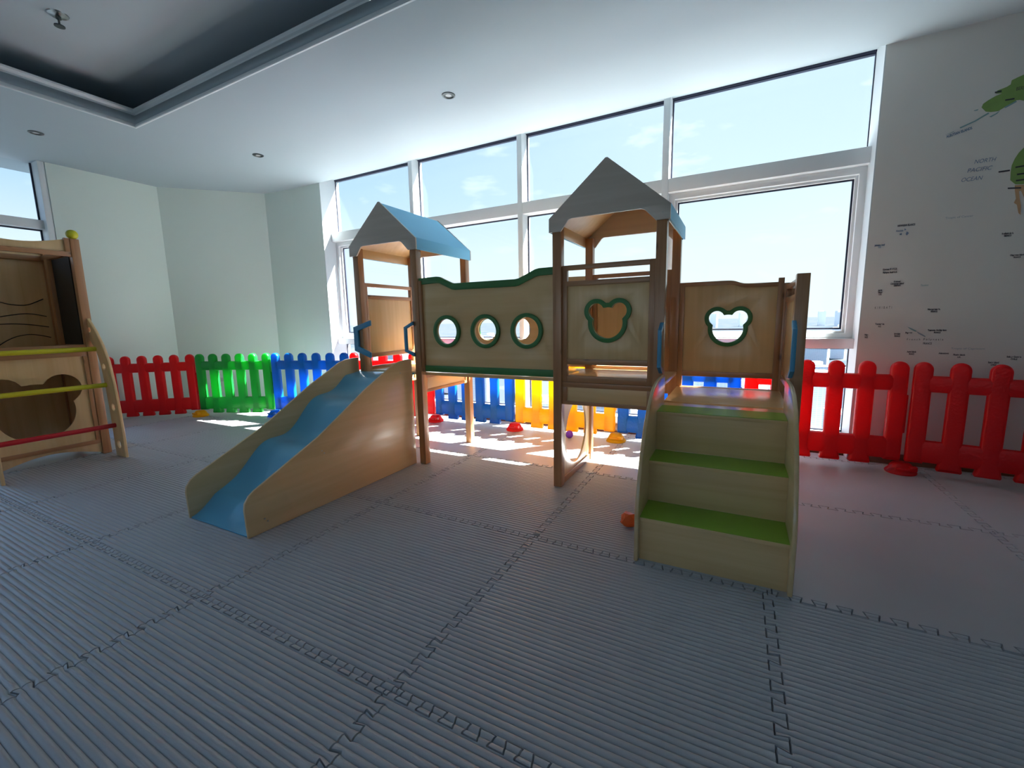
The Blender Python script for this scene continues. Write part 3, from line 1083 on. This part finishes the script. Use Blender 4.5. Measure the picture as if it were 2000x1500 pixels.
# ladder: two curved sides with holes, three rungs
o_prof = [(-2.622, 0.0), (-2.620, .2), (-2.626, .405), (-2.648, .62), (-2.686, .805), (-2.75, .93), (-2.835, 1.045), (-2.95, 1.155), (-3.05, 1.24), (-3.07, 1.244)]
i_prof = [(-3.085, 1.215), (-3.07, 1.13), (-3.02, 1.03), (-2.95, .96), (-2.88, .88), (-2.84, .78), (-2.815, .62), (-2.80, .4), (-2.80, .2), (-2.80, 0.0)]
i_prof = [(x + .01, z) for x, z in i_prof]
hs = [(-2.935, 1.06, .022), (-2.775, .755, .026), (-2.715, .42, .03), (-2.712, .105, .033)]
for yy in (.757, .066):
    ls = plate('ladder_side', [o_prof + i_prof] + [circ(x, z, r_, 20) for x, z, r_ in hs], 'y', yy + .009, .02, 'ply', CF, bev=.003)
for (x, z, c) in ((-2.875, .902, 'yellowpaint'), (-2.78, .605, 'yellowpaint'), (-2.725, .268, 'redpaint')):
    mesh_obj('rung', tube_mesh([(x, .075, z), (x, .757, z)], .019, 16), c, CF, ('red' if c == 'redpaint' else 'yellow') + ' round climbing rung')

# ================================================================== PLASTIC PICKET FENCE
FLEN = .985
def picket_mesh(fl=1.30, zb=.052):
    w, zt = .049, .75
    lp = [(-w * fl, zb), (-w * fl * .9, zb - .010), (w * fl * .9, zb - .010), (w * fl, zb), (w * (1 + fl) / 2, zb + .035), (w, zb + .075), (w, zt - w)]
    lp += [(w * math.cos(PI * k / 14), zt - w + w * math.sin(PI * k / 14)) for k in range(1, 14)]
    lp += [(-w, zt - w), (-w, zb + .075), (-w * (1 + fl) / 2, zb + .035)]
    return plate_mesh([lp], 'y', 0, .06, bev=.019, bres=3, smooth=60)
PICK, PICK_END = picket_mesh(), picket_mesh(1.0, .090)
PK = {}
for c in ('red', 'yellow', 'bluep', 'greenp'):
    me = PICK.copy()
    me.materials.append(M[c])
    me_e = PICK_END.copy()
    me_e.materials.append(M[c])
    rt = box_mesh(.05, FLEN - .05, -.029, .029, .556, .662, .024); rt.materials.append(M[c])
    rb = box_mesh(.05, FLEN - .05, -.029, .029, .088, .236, .024); rb.materials.append(M[c])
    hg = box_mesh(FLEN - .012, FLEN + .009, -.016, .016, .27, .53, .006); hg.materials.append(M[c])
    PK[c] = (me, me_e, rt, rb, hg)

def fence(p0, p1, c, label):
    d = Vector((p1[0] - p0[0], p1[1] - p0[1], 0))
    r = thing('picket_fence', (p0[0] + d.x / d.length * .011, p0[1] + d.y / d.length * .011, 0), label, 'fence', 'plastic picket fence panels')
    r.rotation_euler.z = math.atan2(d.y, d.x)
    r.scale.x = d.length / FLEN / 1.022
    me, me_e, rt, rb, hg = PK[c]
    for k in range(6):
        o = bpy.data.objects.new('picket', me_e if k in (0, 5) else me)
        o.location = (.05 + k * .177, 0, 0)
        link(o, r)
    for nm, m_ in (('top_rail', rt), ('bottom_rail', rb), ('hinge_tab', hg)):
        link(bpy.data.objects.new(nm, m_), r)
    return r

FP = [(-4.56, 1.36), (-3.87, 1.97), (-2.995, 2.339), (-2.03, 2.63), (-1.03, 2.876), (-.06, 2.876), (.94, 2.876), (1.90, 2.88), (2.87, 2.885), (3.82, 2.70)]
FC = [('red', 'red plastic picket fence panel beside the climbing frame at the left wall'),
      ('greenp', 'green plastic picket fence panel, the only green one'),
      ('bluep', 'blue plastic picket fence panel between the green panel and the slide'),
      ('red', 'red plastic picket fence panel mostly hidden behind the slide tower'),
      ('bluep', 'blue plastic picket fence panel seen under the porthole bridge'),
      ('yellow', 'yellow plastic picket fence panel, the only yellow one'),
      ('bluep', 'blue plastic picket fence panel right of the yellow one, behind the steps'),
      ('red', 'red plastic picket fence panel in front of the window, right of the steps'),
      ('red', 'red plastic picket fence panel in front of the map wall')]
for k, (c, lb) in enumerate(FC):
    fence(FP[k], FP[k + 1], c, lb)

def foot(k, mat, label, dy=-.012):
    x, y = FP[k]
    r = thing('fence_stand', (x, y + dy, 0), label, 'fence stand', 'plastic fence stands')
    prof_ = [(0.0, .0), (.083, .0), (.086, .008), (.081, .018), (.068, .030), (.064, .044), (.052, .062), (.040, .070), (0.0, .070)]
    me = lathe_mesh(prof_, x, y + dy, 26)
    for v in me.vertices:
        v.co.x = x + (v.co.x - x) * 1.0
    b_ = mesh_obj('base', me, mat, r)
    mesh_obj('cleat', box_mesh(x + .028, x + .068, y + dy - .070, y + dy - .034, .030, .062, .006), mat, r)
    mesh_obj('socket', box_mesh(x - .04, x + .04, y + dy - .075, y + dy - .050, .03, .048, .003), mat, r)
FM = {}
foot(1, 'yellow', 'yellow fence foot between the red and green panels')
foot(2, 'bluep', 'blue fence foot between the green and blue panels')
foot(4, 'red', 'red fence foot under the slide tower, left of the bridge')
foot(5, 'red', 'red fence foot between the blue and yellow panels under the bridge')
foot(6, 'yellow', 'yellow fence foot right of the yellow panel')
foot(8, 'red', 'red fence foot between the two red panels near the map wall')

# ================================================================== SMALL THINGS
bl = mesh_obj('toy_ball', ico_mesh((.535, 2.79, .036), .036, 3), 'purple')
tag(bl, 'small purple plastic ball on the mat by the yellow fence', 'ball')
bm = bmesh.new()
bmesh.ops.create_icosphere(bm, subdivisions=2, radius=.041)
rn = random.Random(5)
for v in bm.verts:
    k = 1 + rn.uniform(-.12, .12)
    v.co = Vector((v.co.x * 1.12 * k, v.co.y * 1.0 * k, v.co.z * (1.15 if v.co.z > 0 else .75) * k))
    v.co += Vector((1.398, 1.31, .032))
    v.co.z = max(v.co.z, .0)
oy = mesh_obj('toy_shell', bm_mesh(bm), 'orange')
tag(oy, 'small orange plastic toy piece lying beside the green steps', 'toy')

def downlight(x, y, label):
    r = thing('downlight', (x, y, ZC), label, 'ceiling light', 'recessed ceiling downlights')
    mesh_obj('ring', lathe_mesh([(.052, ZC), (.050, ZC - .006), (.040, ZC - .008), (.034, ZC - .002), (.034, ZC)], x, y), 'darkmetal', r)
    mesh_obj('lamp', lathe_mesh([(0, ZC - .002), (.022, ZC - .003), (.034, ZC - .0005)], x, y), 'lens', r)
    mesh_obj('baffle', lathe_mesh([(.022, ZC - .0035), (.034, ZC - .0015)], x, y), 'darkmetal', r)
downlight(-3.746, .876, 'round recessed downlight nearest the left wall, beside the tray corner')
downlight(-2.596, 2.161, 'round recessed downlight above the corner between tray and diagonal wall')
downlight(-.22, 2.166, 'round recessed downlight above the bridge, near the big window')

sx_, sy_ = -2.40 + .07, .676 + .0
dsp = pixel_ray(113, 28)
tsp = (CT - CAM.z) / dsp.z
spx = CAM + dsp * tsp
r = thing('sprinkler', (spx.x, spx.y, CT), 'small metal fire sprinkler head on the tray ceiling', 'sprinkler')
mesh_obj('escutcheon', lathe_mesh([(.055, CT), (.052, CT - .006), (.03, CT - .009), (.016, CT - .012), (0, CT - .012)], spx.x, spx.y), 'metal', r)
mesh_obj('stem', lathe_mesh([(.014, CT - .01), (.014, CT - .03), (.006, CT - .035), (.006, CT - .07), (0, CT - .07)], spx.x, spx.y, 14), 'darkmetal', r)
mesh_obj('deflector', lathe_mesh([(0, CT - .066), (.028, CT - .068), (.028, CT - .074), (0, CT - .074)], spx.x, spx.y, 16), 'darkmetal', r)

# wall socket on the diagonal wall behind the green fence
a_, b_ = Vector((-4.63, 2.154, 0)), Vector((-3.79, 2.995, 0))
dv = (b_ - a_).normalized()
nv = Vector((dv.y, -dv.x, 0))
pc = a_ + dv * .50
r = thing('wall_socket', (pc.x, pc.y, .36), 'white double wall socket on the diagonal wall behind the green fence', 'socket')
r.rotation_euler.z = math.atan2(dv.y, dv.x)
me = box_mesh(-.075, .075, -.009, 0.0, -.045, .045, .003)
mesh_obj('plate', me, 'white', r, world=False)
for q in (-.035, .035):
    mesh_obj('outlet', box_mesh(q - .022, q + .022, -.012, -.008, -.025, .025, .002), 'lens', r, world=False)

# ---- world map print on the wall
MP = thing('world_map_mural', (3.1, YW, 1.5), 'printed world map mural on the grey wall beside the window', 'wall map')
def mural(name, pix, mat, label=None, lift=.0012):
    pts = [on_y(u, v, YW) for u, v in pix]
    return plate(name, [[(p.x, p.z) for p in pts]], 'y', YW - lift, .0016, mat, MP, label, bev=0)
mural('land', [(1917, 210), (1920, 203), (1930, 196), (1944, 188), (1958, 182), (1945, 183), (1948, 177), (1966, 170), (1974, 165), (1976, 157), (1988, 151), (2004, 144), (2040, 138), (2100, 120), (2110, 190), (2040, 196),
               (2010, 199), (1992, 195), (1985, 196), (1972, 205), (1958, 212), (1950, 217), (1935, 219), (1925, 218)], 'mapgreen', 'green printed Alaska peninsula')
mural('island_chain', [(1930, 220), (1932, 222), (1906, 237), (1876, 251), (1874, 249), (1903, 236)], 'mapteal', 'thin teal island chain', .0014)  # teal island chain printed on the map
mural('island', [(1932, 228), (1944, 222), (1953, 216), (1948, 222), (1936, 229)], 'mapteal', None, .0014)
mural('island', [(1862, 258), (1864, 256), (1848, 263), (1846, 264)], 'mapteal', None, .0014)
mural('island', [(1902, 216), (1911, 213), (1909, 216), (1903, 217)], 'mapteal', None, .0014)
mural('island', [(1960, 210), (1984, 197), (1986, 199), (1964, 211)], 'mapteal', None, .0014)
mural('land', [(1973, 352), (1974, 335), (1976, 323), (1982, 310), (1990, 298), (2000, 288), (2040, 270), (2100, 262), (2110, 352), (2040, 356), (1996, 360), (1983, 360)], 'mapgreen', 'green printed North American coast')
mural('land', [(1982, 362), (2000, 361), (2040, 360), (2060, 400), (2030, 420), (2012, 400), (2000, 386), (1994, 372), (1990, 374), (1991, 386), (1994, 402), (1993, 420), (1989, 416), (1986, 400), (1980, 396), (1984, 388), (1982, 372)], 'maporange', 'orange printed Mexican coast')
for (u0, v0, u1, v1) in ((1943, 181, 1956, 178), (1963, 196, 1981, 193), (1950, 336, 1972, 333), (1968, 368, 1994, 367), (1983, 327, 2006, 323), (1986, 341, 2006, 338), (1984, 353, 2006, 350)):
    mural('place_line', [(u0, v0 - 1.4), (u1, v1 - 1.4), (u1, v1 + 1.4), (u0, v0 + 1.4)], 'ink', None, .002)
mural('island', [(1767, 446), (1770, 449), (1766, 450)], 'inkblue', None, .0014)
mural('island', [(1771, 452), (1775, 455), (1771, 460), (1769, 457)], 'inkblue', None, .0014)
mural('island', [(1757, 457), (1761, 455), (1761, 459), (1757, 459)], 'inkblue', None, .0014)
mural('island', [(1772, 638), (1782, 642), (1790, 646), (1788, 648), (1778, 643)], 'mapteal', None, .0014)
mural('island', [(1788, 646), (1800, 652), (1808, 657), (1806, 658), (1794, 652)], 'inkpale', None, .0014)

def text(s, u, v, px, mat, bold=0.0, space=1.0, shear=0.0, u_end=None, rot=0.0):
    """lettering printed on the wall, centred on pixel (u, v), px = letter height or fitted to u_end width"""
    p = on_y(u, v, YW)
    q = on_y(u, v + px, YW)
    fc = bpy.data.curves.new('lettering', 'FONT')
    fc.body = s
    fc.align_x = 'CENTER'
    fc.align_y = 'CENTER'
    fc.size = abs(p.z - q.z) * 1.38
    fc.space_character = space
    fc.shear = shear
    fc.offset = bold * fc.size
    ob = bpy.data.objects.new('lettering', fc)
    me = bpy.data.meshes.new_from_object(ob)
    bpy.data.objects.remove(ob)
    bpy.data.curves.remove(fc)
    xs = [w.co.x for w in me.vertices]
    sx = 1.0
    if u_end is not None and xs:
        want = abs(on_y(u + u_end / 2, v, YW).x - on_y(u - u_end / 2, v, YW).x)
        sx = want / (max(xs) - min(xs))
    me.transform(Matrix.Translation((p.x, YW - .0022, p.z)) @ AX['y'] @ Matrix.Rotation(rot, 4, 'Z') @ Matrix.Diagonal((sx, 1, 1, 1)))
    me.materials.clear()
    mesh_obj('lettering', me, mat, MP)

text('NORTH', 1923, 314, 8, 'inkblue', shear=.25, u_end=42)
text('PACIFIC', 1912, 331, 8, 'inkblue', shear=.25, u_end=48)
text('OCEAN', 1897, 350, 8, 'inkblue', shear=.25, u_end=41)
text('ALEUTIAN ISLANDS', 1873, 259, 5, 'inkblue', .045, u_end=50, rot=math.radians(14))
text('BERING', 1998, 172, 7, 'ink', 0, u_end=26)
text('Tropic of Cancer', 1873, 424, 4, 'inkpale', .01, u_end=54)
text('HAWAIIAN ISLANDS', 1770, 440, 4, 'ink', .045, u_end=34)
text('Honolulu', 1757, 451, 3.5, 'inkblue', .045, u_end=14)
text('Johnston Atoll', 1718, 479, 3.5, 'inkblue', .045, u_end=20)
text('U.S.', 1718, 483, 3, 'inkblue', .045, u_end=6)
text('Kingman Reef U.S.', 1738, 526, 3.5, 'ink', .045, u_end=28)
text('Palmyra Atoll U.S.', 1738, 532, 3.5, 'ink', .045, u_end=28)
for k, (s_, w_) in enumerate((('Kiritimati', 13), ('Christmas Island', 26), ('KIRIBATI', 13))):
    text(s_, 1752, 550 + 4 * k, 3.2, 'ink', .045, u_end=w_)
text('Equator', 1806, 557, 4, 'mapteal', .008, u_end=15)
for k, (s_, w_) in enumerate((('Jarvis', 8), ('Island', 8), ('U.S.', 6))):
    text(s_, 1719, 567 + 4 * k, 3.2, 'ink', .045, u_end=w_)
text('KIRIBATI', 1725, 601, 5, 'ink', 0, space=1.9, u_end=33)
for (s1, s2, u, v, w1, w2) in (('Marquesas Is.', 'FRANCE', 1824, 604, 25, 13), ('Tongareva', 'N.Z.', 1718, 633, 18, 6), ('Niue', 'N.Z.', 1692, 654, 7, 6),
                               ('Society Islands', 'FRANCE', 1752, 652, 12, 11), ('Tuamotu Archipelago', 'FRANCE', 1830, 645, 37, 13), ('Austral Islands', 'FRANCE', 1780, 687, 18, 10),
                               ('Pitcairn Islands', 'U.K.', 1873, 693, 23, 7), ('Easter Island', 'CHILE', 1940, 708, 21, 11), ('Sala y Gomez', 'CHILE', 1980, 697, 29, 13),
                               ('Revillagigedo Is.', 'MEXICO', 1968, 456, 23, 14), ('Clipperton Island', 'FRANCE', 1986, 498, 27, 14)):
    text(s1, u, v, 3.4, 'ink', .045, u_end=w1)
    text(s2, u, v + 4.6, 3.2, 'ink', .045, u_end=w2)
text('Papeete', 1775, 650, 3.2, 'ink', .045, u_end=14)
text('French Polynesia', 1806, 663, 4.2, 'ink', 0, space=1.6, u_end=71)
text('FRANCE', 1811, 671, 4, 'ink', .015, u_end=17)
text('Tropic of Capricorn', 1890, 681, 3.6, 'inkpale', .01, u_end=66)
text('Adamstown', 1843, 690, 3.2, 'ink', .045, u_end=20)
